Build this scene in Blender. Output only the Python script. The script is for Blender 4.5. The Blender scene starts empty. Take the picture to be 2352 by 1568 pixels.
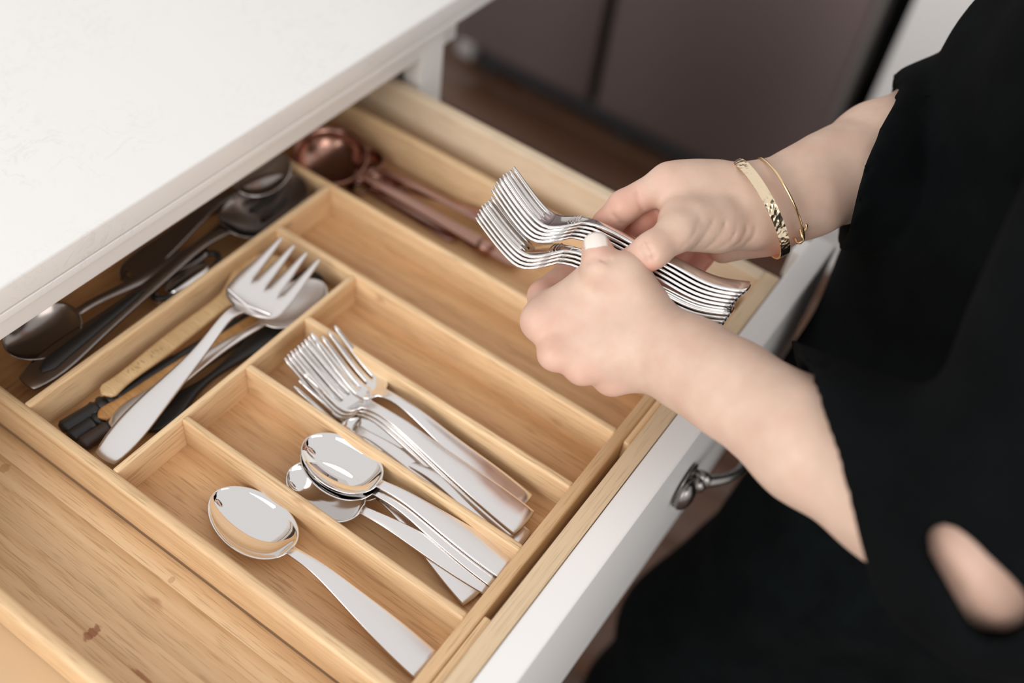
import bpy, bmesh, math, random
import numpy as np
from mathutils import Vector, Matrix

# ------------------------------------------------------------------ scene, camera, light
scene = bpy.context.scene
COL = scene.collection
random.seed(7)
cam_rot = [[0.565393, -0.817396, 0.110429], [-0.573211, -0.485653, -0.659977], [0.593093, 0.309848, -0.743125]]            # rows: camera right, down, forward in world axes
cd = bpy.data.cameras.new('camera'); cam = bpy.data.objects.new('camera', cd); COL.objects.link(cam)
M = Matrix.Identity(4)
for i in range(3):
    M[i][0] = cam_rot[0][i]; M[i][1] = -cam_rot[1][i]; M[i][2] = -cam_rot[2][i]; M[i][3] = (-0.40368, -0.14104, 0.59247)[i]
cam.matrix_world = M
cd.sensor_fit = 'HORIZONTAL'; cd.sensor_width = 36.0; cd.lens = 36.7458
cd.clip_start = 0.02
cd.dof.use_dof = True; cd.dof.focus_distance = 0.685; cd.dof.aperture_fstop = 2.3
scene.camera = cam
scene.view_settings.view_transform = 'Standard'; scene.view_settings.look = 'None'
scene.view_settings.gamma = 1.0; scene.view_settings.use_curve_mapping = False
scene.view_settings.exposure = 0.0
w = bpy.data.worlds.new('daylit_room'); scene.world = w; w.use_nodes = True
bg = w.node_tree.nodes['Background']; bg.inputs[0].default_value = (1.0, 0.985, 0.97, 1); bg.inputs[1].default_value = 0.81

def area(name, loc, target, sx, sy, power, color):
    l = bpy.data.lights.new(name, 'AREA'); l.shape = 'RECTANGLE'; l.size = sx; l.size_y = sy
    l.energy = power; l.color = color
    o = bpy.data.objects.new(name, l); COL.objects.link(o); o.location = loc
    o.rotation_euler = (Vector(target) - Vector(loc)).to_track_quat('-Z', 'Y').to_euler()
    return o
area('window_daylight', (-2.6, 0.55, 1.15), (0.1, 0.12, -0.05), 2.2, 1.7, 51, (1.0, 0.975, 0.95))
area('second_window_daylight', (-1.3, -2.3, 1.35), (0.05, 0.15, 0.0), 1.6, 1.5, 22, (1.0, 0.97, 0.94))

# ------------------------------------------------------------------ helpers
def link(o, parent=None):
    COL.objects.link(o)
    if parent is not None:
        o.parent = parent
        o.matrix_parent_inverse = Matrix.Identity(4)
    return o
def tag(o, label=None, cat=None, group=None, kind=None):
    if label: o['label'] = label
    if cat: o['category'] = cat
    if group: o['group'] = group
    if kind: o['kind'] = kind
    return o
def empty(name, label=None, cat=None, group=None):
    o = bpy.data.objects.new(name, None); o.empty_display_size = 0.02; COL.objects.link(o)
    return tag(o, label, cat, group)
def mobj(name, me, mat=None, parent=None):
    o = bpy.data.objects.new(name, me)
    if mat is not None and not me.materials: me.materials.append(mat)
    return link(o, parent)
def smooth(me, angle=None):
    me.polygons.foreach_set('use_smooth', [True] * len(me.polygons))
    if angle is not None:
        me.set_sharp_from_angle(angle=math.radians(angle))
def pydata(name, v, f, mat=None, parent=None, ang=None):
    me = bpy.data.meshes.new(name); me.from_pydata([tuple(map(float, p)) for p in v], [], [tuple(int(i) for i in q) for q in f])
    me.update()
    if ang is not None: smooth(me, ang)
    return mobj(name, me, mat, parent)
def bm_box(bm, x0, x1, y0, y1, z0, z1):
    r = bmesh.ops.create_cube(bm, size=1.0, matrix=Matrix.Translation(((x0+x1)/2, (y0+y1)/2, (z0+z1)/2)) @ Matrix.Diagonal((x1-x0, y1-y0, z1-z0, 1)))
    return r['verts']
def box(name, x0, x1, y0, y1, z0, z1, mat, parent=None, bev=0.0, seg=3):
    bm = bmesh.new(); bm_box(bm, x0, x1, y0, y1, z0, z1)
    if bev > 0:
        bmesh.ops.bevel(bm, geom=bm.edges[:], offset=bev, segments=seg, profile=0.6, affect='EDGES')
    me = bpy.data.meshes.new(name); bm.to_mesh(me); bm.free()
    if bev > 0: smooth(me, 50)
    return mobj(name, me, mat, parent)
def tube(name, pts, rad, mat, parent=None, res=12, closed=False, flat=None):
    """swept round tube through pts; rad is a number or a list; flat=(sx,sy) squashes the section"""
    pts = [Vector(p) for p in pts]; n = len(pts)
    rad = [rad]*n if not hasattr(rad, '__len__') else rad
    v = []; f = []; up = None
    for i, p in enumerate(pts):
        a = pts[(i-1) % n] if (closed or i > 0) else p; b = pts[(i+1) % n] if (closed or i < n-1) else p
        t = (b-a).normalized()
        if up is None:
            up = Vector((0,0,1)) if abs(t.z) < .9 else Vector((1,0,0))
        s = t.cross(up).normalized(); up = s.cross(t).normalized()
        fx, fy = flat if flat else (1, 1)
        for k in range(res):
            c = 2*math.pi*k/res
            v.append(p + s*math.cos(c)*rad[i]*fx + up*math.sin(c)*rad[i]*fy)
    m = n if closed else n-1
    for i in range(m):
        for k in range(res):
            a = i*res+k; b = i*res+(k+1) % res; j = ((i+1) % n)*res
            f.append((a, b, j+(k+1) % res, j+k))
    if not closed:
        f.append(tuple(range(res))[::-1]); f.append(tuple((n-1)*res+k for k in range(res)))
    return pydata(name, v, f, mat, parent, 60)
def spline(xs, ys, q):
    """natural cubic spline"""
    xs = np.array(xs, float); ys = np.array(ys, float); n = len(xs); h = np.diff(xs)
    A = np.eye(n); r = np.zeros(n)
    for i in range(1, n-1):
        A[i, i-1] = h[i-1]; A[i, i] = 2*(h[i-1]+h[i]); A[i, i+1] = h[i]
        r[i] = 6*((ys[i+1]-ys[i])/h[i]-(ys[i]-ys[i-1])/h[i-1])
    m = np.linalg.solve(A, r); q = np.asarray(q, float)
    k = np.clip(np.searchsorted(xs, q)-1, 0, n-2); t = q-xs[k]; u = xs[k+1]-q
    return m[k]*u**3/(6*h[k])+m[k+1]*t**3/(6*h[k])+(ys[k]/h[k]-m[k]*h[k]/6)*u+(ys[k+1]/h[k]-m[k+1]*h[k]/6)*t
def curve_pts(ctrl, n):
    t = np.arange(len(ctrl)); q = np.linspace(0, len(ctrl)-1, n)
    c = np.array(ctrl, float)
    return [tuple(p) for p in np.stack([spline(t, c[:, i], q) for i in range(3)], 1)]

# ------------------------------------------------------------------ materials
def mat(name, base=(.8,.8,.8), rough=.5, metal=0.0, spec=0.5):
    m = bpy.data.materials.new(name); m.use_nodes = True
    b = m.node_tree.nodes['Principled BSDF']
    b.inputs['Base Color'].default_value = (*base, 1); b.inputs['Roughness'].default_value = rough
    b.inputs['Metallic'].default_value = metal; b.inputs['Specular IOR Level'].default_value = spec
    return m
class N:
    def __init__(s, m): s.t = m.node_tree; s.b = s.t.nodes['Principled BSDF']
    def n(s, kind, **kw):
        x = s.t.nodes.new(kind)
        for k, v in kw.items(): setattr(x, k, v)
        return x
    def l(s, a, b): s.t.links.new(a, b)
    def coord(s, scale, rnd=0.0, rot=(0,0,0)):
        c = s.n('ShaderNodeTexCoord'); mp = s.n('ShaderNodeMapping'); mp.inputs['Scale'].default_value = scale; mp.inputs['Rotation'].default_value = rot
        src = c.outputs['Object']
        if rnd:
            oi = s.n('ShaderNodeObjectInfo'); ad = s.n('ShaderNodeVectorMath', operation='ADD'); mu = s.n('ShaderNodeMath', operation='MULTIPLY')
            s.l(oi.outputs['Random'], mu.inputs[0]); mu.inputs[1].default_value = rnd
            s.l(src, ad.inputs[0]); s.l(mu.outputs[0], ad.inputs[1]); src = ad.outputs[0]
        s.l(src, mp.inputs['Vector']); return mp.outputs['Vector']
    def noise(s, vec, scale, detail=3, rough=.55, dist=0.0):
        x = s.n('ShaderNodeTexNoise'); x.inputs['Scale'].default_value = scale; x.inputs['Detail'].default_value = detail
        x.inputs['Roughness'].default_value = rough; x.inputs['Distortion'].default_value = dist; s.l(vec, x.inputs['Vector']); return x.outputs['Fac']
    def ramp(s, fac, stops):
        r = s.n('ShaderNodeValToRGB'); e = r.color_ramp.elements
        while len(e) < len(stops): e.new(0.5)
        for i, (p, c) in enumerate(stops):
            e[i].position = p; e[i].color = (*c, 1) if len(c) == 3 else c
        s.l(fac, r.inputs['Fac']); return r.outputs['Color']
    def mix(s, fac, a, b, mode='MIX'):
        x = s.n('ShaderNodeMix', data_type='RGBA', blend_type=mode)
        for v, i in ((fac, 0), (a, 6), (b, 7)):
            if hasattr(v, 'is_output') or isinstance(v, bpy.types.NodeSocket): s.l(v, x.inputs[i])
            else: x.inputs[i].default_value = v if i == 0 else (*v, 1)
        return x.outputs[2]
    def bump(s, h, strength=.2, dist=.001):
        x = s.n('ShaderNodeBump'); x.inputs['Strength'].default_value = strength; x.inputs['Distance'].default_value = dist
        s.l(h, x.inputs['Height']); s.l(x.outputs['Normal'], s.b.inputs['Normal'])
def bamboo(name, axis, light=(.80,.57,.34), dark=(.63,.39,.195), node=(.34,.15,.06), strip=0.018, nodes=1.0, marks=()):
    m = mat(name, light, .42, 0, .35); g = N(m)
    S = [1.0, 1.0, 1.0]; S[axis] = 0.035
    fine = g.noise(g.coord(tuple(900*x for x in S), 3.0), 1.0, 2)
    mid = g.noise(g.coord(tuple(130*x for x in S), 3.0), 1.0, 3)
    S2 = [1/strip]*3; S2[axis] = 1.6
    strips = g.noise(g.coord(tuple(S2), 3.0), 0.9, 1)
    c = g.ramp(mid, [(.30, dark), (.55, light), (.8, tuple(min(1, x*1.12) for x in light))])
    c = g.mix(0.45, c, g.ramp(strips, [(.3, tuple(x*.82 for x in dark)), (.5, light), (.75, tuple(min(1, x*1.15) for x in light))]))
    c = g.mix(g.ramp(fine, [(.32, (.62,)*3), (.47, (0,)*3)]), c, tuple(x*.68 for x in dark))
    # growth nodes: short reddish marks across a strip
    S3 = [60.0]*3; S3[axis] = 26
    nd = g.noise(g.coord(tuple(S3), 3.0), 1.0, 2, .5, .3)
    c = g.mix(g.ramp(nd, [(.69, (0,)*3), (.80, (.55*nodes,)*3)]), c, node)
    for (mx, my, wx, wy, amt) in marks:                    # single dark growth marks in the cane
        mp = g.n('ShaderNodeMapping'); tc = g.n('ShaderNodeTexCoord'); g.l(tc.outputs['Object'], mp.inputs['Vector'])
        wx *= 1.5; wy *= 1.7; mp.inputs['Location'].default_value = (-mx/wx, -my/wy, 0); mp.inputs['Scale'].default_value = (1/wx, 1/wy, 0)
        ln = g.n('ShaderNodeVectorMath', operation='LENGTH'); g.l(mp.outputs['Vector'], ln.inputs[0])
        nz = g.noise(g.coord(tuple(500 if i != axis else 90 for i in range(3))), 1.0, 3)
        ad = g.n('ShaderNodeMath', operation='ADD'); g.l(ln.outputs['Value'], ad.inputs[0]); g.l(nz, ad.inputs[1])
        c = g.mix(g.ramp(ad.outputs[0], [(.85, (amt,)*3), (1.25, (0,)*3)]), c, (.30,.10,.04))
    g.l(c, g.b.inputs['Base Color']); g.bump(fine, .10, .0006)
    return m
BX = bamboo('bamboo_along_x', 0); BY = bamboo('bamboo_along_y', 1)
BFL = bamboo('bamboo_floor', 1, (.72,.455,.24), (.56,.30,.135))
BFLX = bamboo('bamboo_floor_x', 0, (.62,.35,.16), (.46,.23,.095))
MAPLE_X = bamboo('maple_x', 0, (.78,.60,.40), (.71,.52,.33), (.45,.27,.12), .05, .15)
MAPLE_Y = bamboo('maple_y', 1, (.83,.68,.50), (.77,.60,.42), (.45,.27,.12), .05, .1)
SPOONWOOD = bamboo('spoon_wood', 0, (.68,.46,.24), (.60,.38,.18), (.4,.2,.08), .03, .1)
SPOONWOOD2 = bamboo('spatula_wood', 0, (.58,.31,.12), (.46,.22,.07), (.4,.2,.08), .03, .2)
WHITE = mat('white_paint', (.86,.85,.84), .38)
def quartz():
    m = mat('white_quartz', (.88,.87,.86), .25); g = N(m)
    v = g.noise(g.coord((1,1,1)), 26, 6, .62, 1.6)
    c = g.ramp(v, [(.485, (.88,.872,.86)), (.5, (.80,.785,.78)), (.515, (.88,.872,.86))])
    sp = g.noise(g.coord((1,1,1)), 160, 2)
    c = g.mix(g.ramp(sp, [(.72, (0,)*3), (.78, (.35,)*3)]), c, (.6,.58,.56))
    pa = g.noise(g.coord((1,1,1)), 9, 2)
    c = g.mix(g.ramp(pa, [(.45, (1,)*3), (.6, (0,)*3)]), c, (.88,.872,.86))
    g.l(c, g.b.inputs['Base Color']); return m
QUARTZ = quartz()
def steel(name, base, rough, vary=.06, scale=240, stretch=1):
    m = mat(name, base, rough, 1.0); g = N(m)
    v = g.noise(g.coord((scale, scale*stretch, scale)), 1.0, 4)
    r = g.n('ShaderNodeMapRange'); g.l(v, r.inputs['Value']); r.inputs['To Min'].default_value = max(0, rough-vary); r.inputs['To Max'].default_value = rough+vary
    g.l(r.outputs[0], g.b.inputs['Roughness']); return m
STEEL = steel('polished_steel', (.84,.82,.81), .09, .04)
BRUSH = steel('worn_steel', (.87,.84,.83), .24, .10, 300, .12)
BOWL = steel('mirror_steel', (.82,.80,.79), .045, .03, 120)
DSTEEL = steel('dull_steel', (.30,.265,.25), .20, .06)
SERVE = steel('satin_steel', (.88,.85,.84), .30, .06)
COPPER = steel('rose_copper', (.42,.24,.19), .22, .05)
GOLD = steel('gold', (.90,.68,.40), .16, .04)
PEWTER = steel('pewter', (.30,.28,.27), .28, .08)
BLACKPL = mat('black_plastic', (.016,.014,.013), .42)
DARKWOOD = mat('dark_brown_plastic', (.05,.03,.024), .45)
def hammered():
    m = steel('hammered_gold', (.95,.78,.55), .20, .04); g = N(m)
    vo = g.n('ShaderNodeTexVoronoi'); vo.inputs['Scale'].default_value = 330
    g.l(g.coord((1,1,1)), vo.inputs['Vector']); g.bump(vo.outputs['Distance'], .55, .0010); return m
HGOLD = hammered()
def skin():
    m = mat('skin', (.76,.52,.385), .46, 0, .35); g = N(m)
    a = g.n('ShaderNodeAttribute'); a.attribute_name = 'red'
    mot = g.noise(g.coord((1,1,1)), 70, 4)
    c = g.ramp(mot, [(.3, (.635,.45,.35)), (.7, (.71,.515,.41))])
    bl = g.noise(g.coord((1,1,1)), 38, 3)
    c = g.mix(g.ramp(bl, [(.45, (0,)*3), (.75, (.22,)*3)]), c, (.74,.36,.28))
    c = g.mix(a.outputs['Fac'], c, (.72,.235,.17))
    fi = g.noise(g.coord((1,1,1)), 900, 3)
    g.l(c, g.b.inputs['Base Color'])
    g.b.inputs['Subsurface Weight'].default_value = .18; g.b.inputs['Subsurface Radius'].default_value = (1.0, .35, .2); g.b.inputs['Subsurface Scale'].default_value = .004
    g.bump(fi, .10, .0004); return m
SKIN = skin()
NAIL = mat('nail_polish', (.84,.74,.68), .12, 0, .6)
def cloth(name, c, c2):
    m = mat(name, c, .9, 0, .08); g = N(m)
    v = g.noise(g.coord((1,1,1)), 25, 3)
    g.l(g.ramp(v, [(.35, c), (.7, c2)]), g.b.inputs['Base Color'])
    wv = g.noise(g.coord((1,1,1)), 1500, 1); g.bump(wv, .15, .0005); return m
BLOUSE = cloth('black_blouse', (.002,.0026,.003), (.0035,.0045,.005))
DENIM = cloth('black_denim', (.002,.003,.0035), (.004,.006,.0065))
HAIR = mat('dark_hair', (.03,.018,.012), .45)
def floorwood():
    m = mat('dark_floor_wood', (.15,.08,.05), .32); g = N(m)
    v = g.noise(g.coord((30,2,30), 5.0), 1.0, 5)
    oi = g.n('ShaderNodeObjectInfo')
    c = g.ramp(v, [(.3, (.06,.026,.014)), (.7, (.13,.062,.035))])
    c = g.mix(g.ramp(oi.outputs['Random'], [(0, (0,)*3), (1, (.4,)*3)]), c, (.15,.075,.045))
    g.l(c, g.b.inputs['Base Color']); return m
FLOORW = floorwood()
def fridge_mat():
    m = mat('dark_stainless', (.29,.23,.23), .36, .9); g = N(m)
    v = g.noise(g.coord((3,3,600)), 1.0, 2)
    r = g.n('ShaderNodeMapRange'); g.l(v, r.inputs['Value']); r.inputs['To Min'].default_value = .32; r.inputs['To Max'].default_value = .40
    g.l(r.outputs[0], g.b.inputs['Roughness'])
    t = g.n('ShaderNodeTangent', direction_type='RADIAL', axis='Z'); g.l(t.outputs[0], g.b.inputs['Tangent'])
    g.b.inputs['Anisotropic'].default_value = .85; g.b.inputs['Anisotropic Rotation'].default_value = 0.25
    return m
FRIDGE = fridge_mat()
FRBODY = mat('fridge_black', (.008,.009,.01), .5)
FREDGE = mat('fridge_edge', (.36,.34,.33), .4, .5)
WALLP = mat('wall_paint', (.74,.72,.70), .8)

# ------------------------------------------------------------------ room
FZ = -0.816
floor = box('floor', -2.2, 2.4, -2.4, 2.2, FZ-.06, FZ-.012, mat('subfloor', (.03,.018,.012), .7)); tag(floor, kind='structure')
pm = []
for i in range(30):
    x = -1.9 + i*.135
    y = -2.3 + (i*0.47) % 0.9 - .9
    while y < 2.1:
        a, b = max(y, -2.35), min(y+1.2, 2.15)
        if b-a > .1: box('plank', x+.0012, x+.1338, a+.0012, b-.0012, FZ-.012, FZ, FLOORW, floor, .0012, 1)
        y += 1.2
wr = box('wall_right', 2.02, 2.1, -2.4, 2.2, FZ, 1.9, WALLP); tag(wr, 'pale painted wall behind the refrigerator', kind='structure')
bb = box('baseboard_right', 2.0, 2.02, -2.4, 2.2, FZ, FZ+.1, WHITE, None, .003); tag(bb, kind='structure')

# refrigerator
fr = empty('refrigerator', 'dark stainless refrigerator with two doors, blurred behind the hands', 'refrigerator')
box('body', 1.40, 2.0, .20, 1.02, FZ+.03, 1.0, FRBODY, fr, .004)
box('door', 1.335, 1.40, .686, 1.03, -.735, 1.0, FRIDGE, fr, .006)
box('door', 1.335, 1.40, .185, .662, -.735, 1.0, FRIDGE, fr, .006)
box('door_edge', 1.345, 1.42, .172, .187, -.735, 1.0, FREDGE, fr, .003)
box('door_gasket', 1.37, 1.405, .655, .69, -.73, .99, FRBODY, fr)
box('base_grille', 1.36, 1.41, .20, 1.02, -.79, -.74, mat('grille', (.045,.045,.05), .4), fr, .004)
for y in (.30, .60, .97): box('foot', 1.37, 1.42, y-.02, y+.02, FZ, FZ+.03, mat('grey_foot', (.03,.03,.03), .5), fr, .004)
hc = box('hinge_cover', 1.33, 1.36, .99, 1.03, -.77, -.735, mat('hinge_grey', (.5,.48,.47), .4), fr, .004)
pn = empty('pantry_cabinet', 'tall white cabinet beside the refrigerator, partly hidden by the black sleeve', 'cabinet')
box('side_panel', 1.30, 1.98, .085, .12, FZ, 1.2, WHITE, pn, .003)
box('door', 1.28, 1.30, -.52, .118, FZ+.1, 1.2, WHITE, pn, .004)
box('body', 1.30, 1.98, -.52, .085, FZ, 1.2, WHITE, pn)

# ------------------------------------------------------------------ counter and base cabinet
ct = empty('countertop', 'white quartz worktop with faint grey veins above the open drawer', 'worktop')
YE = .341
box('slab', -1.5, .42, YE, 1.05, .071, .092, QUARTZ, ct, .0025)
box('edge_strip', -1.5, .42, YE+.0002, YE+.05, .0645, .0708, QUARTZ, ct, .0008)
cab = empty('base_cabinet', 'white base cabinet under the worktop with its cutlery drawer pulled out', 'cabinet')
YF = .366
box('side_panel', .279, .297, YF, .98, FZ, .064, WHITE, cab, .001)
box('side_panel', -1.4, -1.382, YF, .98, FZ, .064, WHITE, cab, .001)
box('stile', .262, .297, YF-.019, YF, FZ+.1, .064, WHITE, cab, .0012)
box('stile', -.70, -.665, YF-.019, YF, FZ+.1, .064, WHITE, cab, .0012)
box('top_rail', -.665, .262, YF-.019, YF, .045, .064, WHITE, cab, .0012)
box('middle_rail', -.665, .262, YF-.019, YF, -.17, -.135, WHITE, cab, .0012)
box('back_panel', -1.38, .28, .97, .98, FZ, .064, WHITE, cab)
box('toe_kick', -1.38, .28, YF+.05, YF+.065, FZ, FZ+.1, WHITE, cab)
box('bracket', .30, .345, YF+.0, YF+.03, .02, .064, WHITE, cab, .004)
box('cabinet_door', -.205, .28, YF-.04, YF-.02, FZ+.11, -.15, WHITE, cab, .003)
box('cabinet_door', -.69, -.21, YF-.04, YF-.02, FZ+.11, -.15, WHITE, cab, .003)
dr = box('drawer', -.66, .252, -.0315, -.0188, -.10, .02, MAPLE_X, cab, .0012)      # inner front board
DB = -.0425
for (nm, a) in (('drawer_side', (.240, .252, -.0188, .60, -.10, .02)), ('drawer_side', (-.66, -.648, -.0188, .60, -.10, .02))):
    box(nm, *a, MAPLE_Y, dr, .0015)
box('drawer_bottom', -.648, .240, -.0188, .60, DB-.010, DB, mat('drawer_base', (.66,.47,.285), .5), dr)
box('drawer_back', -.648, .240, .588, .60, DB, .01, MAPLE_X, dr, .001)
box('front_panel', -.70, .322, -.053, -.032, -.155, .02, WHITE, dr, .0022)
box('slide_clip', .300, .322, -.032, -.022, -.02, .012, WHITE, dr, .003)
# bin-style bow pull on the drawer front
pull = []
hx0, hz, hy = .075, -.055, -.053
bm = bmesh.new()
def add_ball(bm, c, r, sc=(1,1,1), rot=None):
    mt = Matrix.Translation(c) @ (rot or Matrix.Identity(4)) @ Matrix.Diagonal((r*sc[0], r*sc[1], r*sc[2], 1))
    bmesh.ops.create_uvsphere(bm, u_segments=20, v_segments=12, radius=1, matrix=mt)
def bm_tube(bm, pts, rads, res=12):
    rings = []; up = Vector((0,0,1)); pts = [Vector(p) for p in pts]
    for i, p in enumerate(pts):
        t = (pts[min(i+1, len(pts)-1)] - pts[max(i-1, 0)]).normalized()
        s = t.cross(up)
        s = s.normalized() if s.length > 1e-4 else Vector((1,0,0))
        u = s.cross(t).normalized()
        rings.append([bm.verts.new(p + (s*math.cos(2*math.pi*k/res)+u*math.sin(2*math.pi*k/res))*rads[i]) for k in range(res)])
    for a, b in zip(rings, rings[1:]):
        for k in range(res): bm.faces.new((a[k], a[(k+1) % res], b[(k+1) % res], b[k]))
    bm.faces.new(rings[0][::-1]); bm.faces.new(rings[-1])
for sx in (0, 1):
    x = hx0 + sx*.10; sg = 1 if sx == 0 else -1
    add_ball(bm, (x-sg*.004, hy-.006, hz), .0125, (.95,.62,1.15))
    add_ball(bm, (x+sg*.010, hy-.009, hz), .0072, (.8,1.0,1.0))
    add_ball(bm, (x+sg*.017, hy-.010, hz), .0085, (.7,1.0,1.0))
    add_ball(bm, (x+sg*.004, hy-.0025, hz), .016, (1.2,.16,1.2))
bm_tube(bm, curve_pts([(hx0+.016, hy-.012, hz), (hx0+.03, hy-.024, hz-.001), (hx0+.05, hy-.030, hz-.002), (hx0+.07, hy-.024, hz-.001), (hx0+.084, hy-.012, hz)], 17), [.0055-.0018*math.sin(math.pi*i/16) for i in range(17)])
me = bpy.data.meshes.new('handle'); bm.to_mesh(me); bm.free(); smooth(me, 60)
ho = mobj('handle', me, PEWTER, dr); ho['label'] = 'pewter bow handle'

# ------------------------------------------------------------------ bamboo cutlery tray
TF = -.030                                             # compartment floor level
tray = empty('cutlery_tray', 'bamboo cutlery tray with narrow and wide compartments inside the drawer', 'cutlery tray')
XL, XR, YB = -.1934, .1126, .4195
box('front_wall', XL-.0082, XR+.0056, -.0091, 0, DB+.002, 0, BX, tray, .0022)
box('back_wall', XL-.0082, XR+.0056, YB, YB+.0085, DB+.002, 0, BX, tray, .0022)
box('side_wall', XL-.0082, XL, -.0004, YB+.0004, DB+.002, 0, BY, tray, .0026)
box('side_wall', XR, XR+.0056, -.0004, YB+.0004, DB+.002, 0, BY, tray, .0020)
for x0, x1, y1 in ((-.1377, -.1321, .2404), (-.0770, -.0711, .2404), (-.0149, -.0089, .2404), (.0448, .0509, .3253)):
    box('divider', x0, x1, -.0004, y1, TF-.002, -.0004, BY, tray, .0018)
box('divider', XL-.0004, .0452, .2400, .2449, TF-.002, -.0004, BX, tray, .0018)
box('divider', XL-.0004, XR+.0004, .3249, .3308, TF-.002, -.0004, BX, tray, .0018)
xs = [XL, -.1349, -.0740, -.0119, .0480]
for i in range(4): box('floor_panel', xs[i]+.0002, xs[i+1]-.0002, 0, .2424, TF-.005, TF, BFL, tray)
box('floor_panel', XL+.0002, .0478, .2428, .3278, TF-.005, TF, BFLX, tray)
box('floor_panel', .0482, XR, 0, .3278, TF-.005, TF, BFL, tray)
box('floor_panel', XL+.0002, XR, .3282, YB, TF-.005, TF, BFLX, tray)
GAP0, GAP1 = -.127, .043
le = empty('tray_extension', 'sliding bamboo tray section along the near side of the tray, empty', 'tray section')
lx0, lx1 = -.2894, -.2024
box('side_wall', lx0-.0093, lx0, -.0147, YB+.016, DB+.0006, -.0006, BY, le, .0030)
box('front_wall', lx0-.0003, GAP0, -.0147, -.0094, DB+.0006, -.0006, BX, le, .0016)
box('back_wall', lx0-.0003, GAP0, YB+.0090, YB+.0157, DB+.0006, -.0006, BX, le, .0016)
LST = bamboo('bamboo_strips', 1, (.79,.555,.33), (.65,.405,.205), (.34,.13,.055), .02, 1.0, ((-0.2690, 0.1868, 0.0090, 0.0042, 0.75), (-0.2703, 0.1420, 0.0022, 0.0120, 0.70), (-0.2239, 0.3268, 0.0060, 0.0040, 0.40), (-0.2138, 0.1759, 0.0040, 0.0025, 0.35),))
sx = lx0; 
for wd in (.018, .021, .017, .0155, .0155):
    box('floor_strip', sx+.00003, sx+wd-.00003, -.0092, YB+.0088, DB+.0008, DB+.0019, LST, le, .0001, 1); sx += wd
re_ = empty('tray_extension', 'sliding bamboo tray section along the far side holding the copper utensils', 'tray section')
box('side_wall', .2085, .2175, -.0147, YB+.016, DB+.0006, -.0006, BY, re_, .0030)
box('front_wall', GAP1, .2087, -.0147, -.0094, DB+.0006, -.0006, BX, re_, .0016)
box('back_wall', GAP1, .2087, YB+.0090, YB+.0157, DB+.0006, -.0006, BX, re_, .0016)
box('floor_panel', XR+.0058, .2085, -.0092, YB+.0088, DB+.0008, DB+.0019, BFL, re_)

# ------------------------------------------------------------------ utensils
def shell(V, F, thick, rim=.35):
    """thin sheet (top surface V, quads F) -> closed solid with rounded rim; thick per vertex"""
    V = np.asarray(V, float); n = len(V); F = [tuple(q) for q in F]
    nor = np.zeros_like(V)
    for q in F:
        p = V[list(q)]; c = np.cross(p[2]-p[0], p[-1]-p[1]); c /= (np.linalg.norm(c)+1e-12)
        for i in q: nor[i] += c
    nor /= (np.linalg.norm(nor, axis=1, keepdims=True)+1e-12)
    if nor[:, 2].mean() < 0: nor = -nor; F = [q[::-1] for q in F]
    t = np.broadcast_to(np.asarray(thick, float), (n,))[:, None]
    B = V - nor*t
    edges = {}
    for q in F:
        for a, b in zip(q, q[1:]+q[:1]):
            if (b, a) in edges: del edges[(b, a)]
            else: edges[(a, b)] = 1
    out = np.zeros_like(V); used = set()
    for a, b in edges:
        d = np.cross(V[b]-V[a], (nor[a]+nor[b])/2); d /= (np.linalg.norm(d)+1e-12)
        out[a] += d; out[b] += d; used |= {a, b}
    mids = {}; verts = [*V, *B]
    for i in used:
        o = out[i]/(np.linalg.norm(out[i])+1e-12)
        mids[i] = len(verts); verts.append((V[i]+B[i])/2 + o*t[i]*rim)
    faces = [(q, q[0]) for q in F] + [(tuple(i+n for i in q[::-1]), q[0]) for q in F]
    src = [q for q in F] + [q for q in F]
    allf = [q for q in F] + [tuple(i+n for i in q[::-1]) for q in F]
    for (a, b) in edges:
        allf.append((b, a, mids[a], mids[b])); src.append((a, b))
        allf.append((mids[b], mids[a], a+n, b+n)); src.append((a, b))
    return np.array(verts), allf, src
def split_parts(V, F, S, part_of, mats, names, parent):
    """write each part of one continuous solid as its own mesh, keeping the whole solid's normals"""
    me = bpy.data.meshes.new('tmp'); me.from_pydata([tuple(p) for p in V], [], F); me.update()
    vn = np.zeros(len(V)*3); me.vertices.foreach_get('normal', vn); vn = vn.reshape(-1, 3); bpy.data.meshes.remove(me)
    keys = {}
    for f, s in zip(F, S): keys.setdefault(part_of(s), []).append(f)
    outp = {}
    for k in sorted(keys):
        fs = keys[k]; idx = sorted({i for f in fs for i in f}); mp = {j: i for i, j in enumerate(idx)}
        m = bpy.data.meshes.new(names[k]); m.from_pydata([tuple(V[i]) for i in idx], [], [tuple(mp[i] for i in f) for f in fs]); m.update()
        smooth(m); m.normals_split_custom_set_from_vertices([tuple(vn[i]) for i in idx])
        outp.setdefault(k, mobj(names[k], m, mats[k], parent))
    return outp
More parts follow.
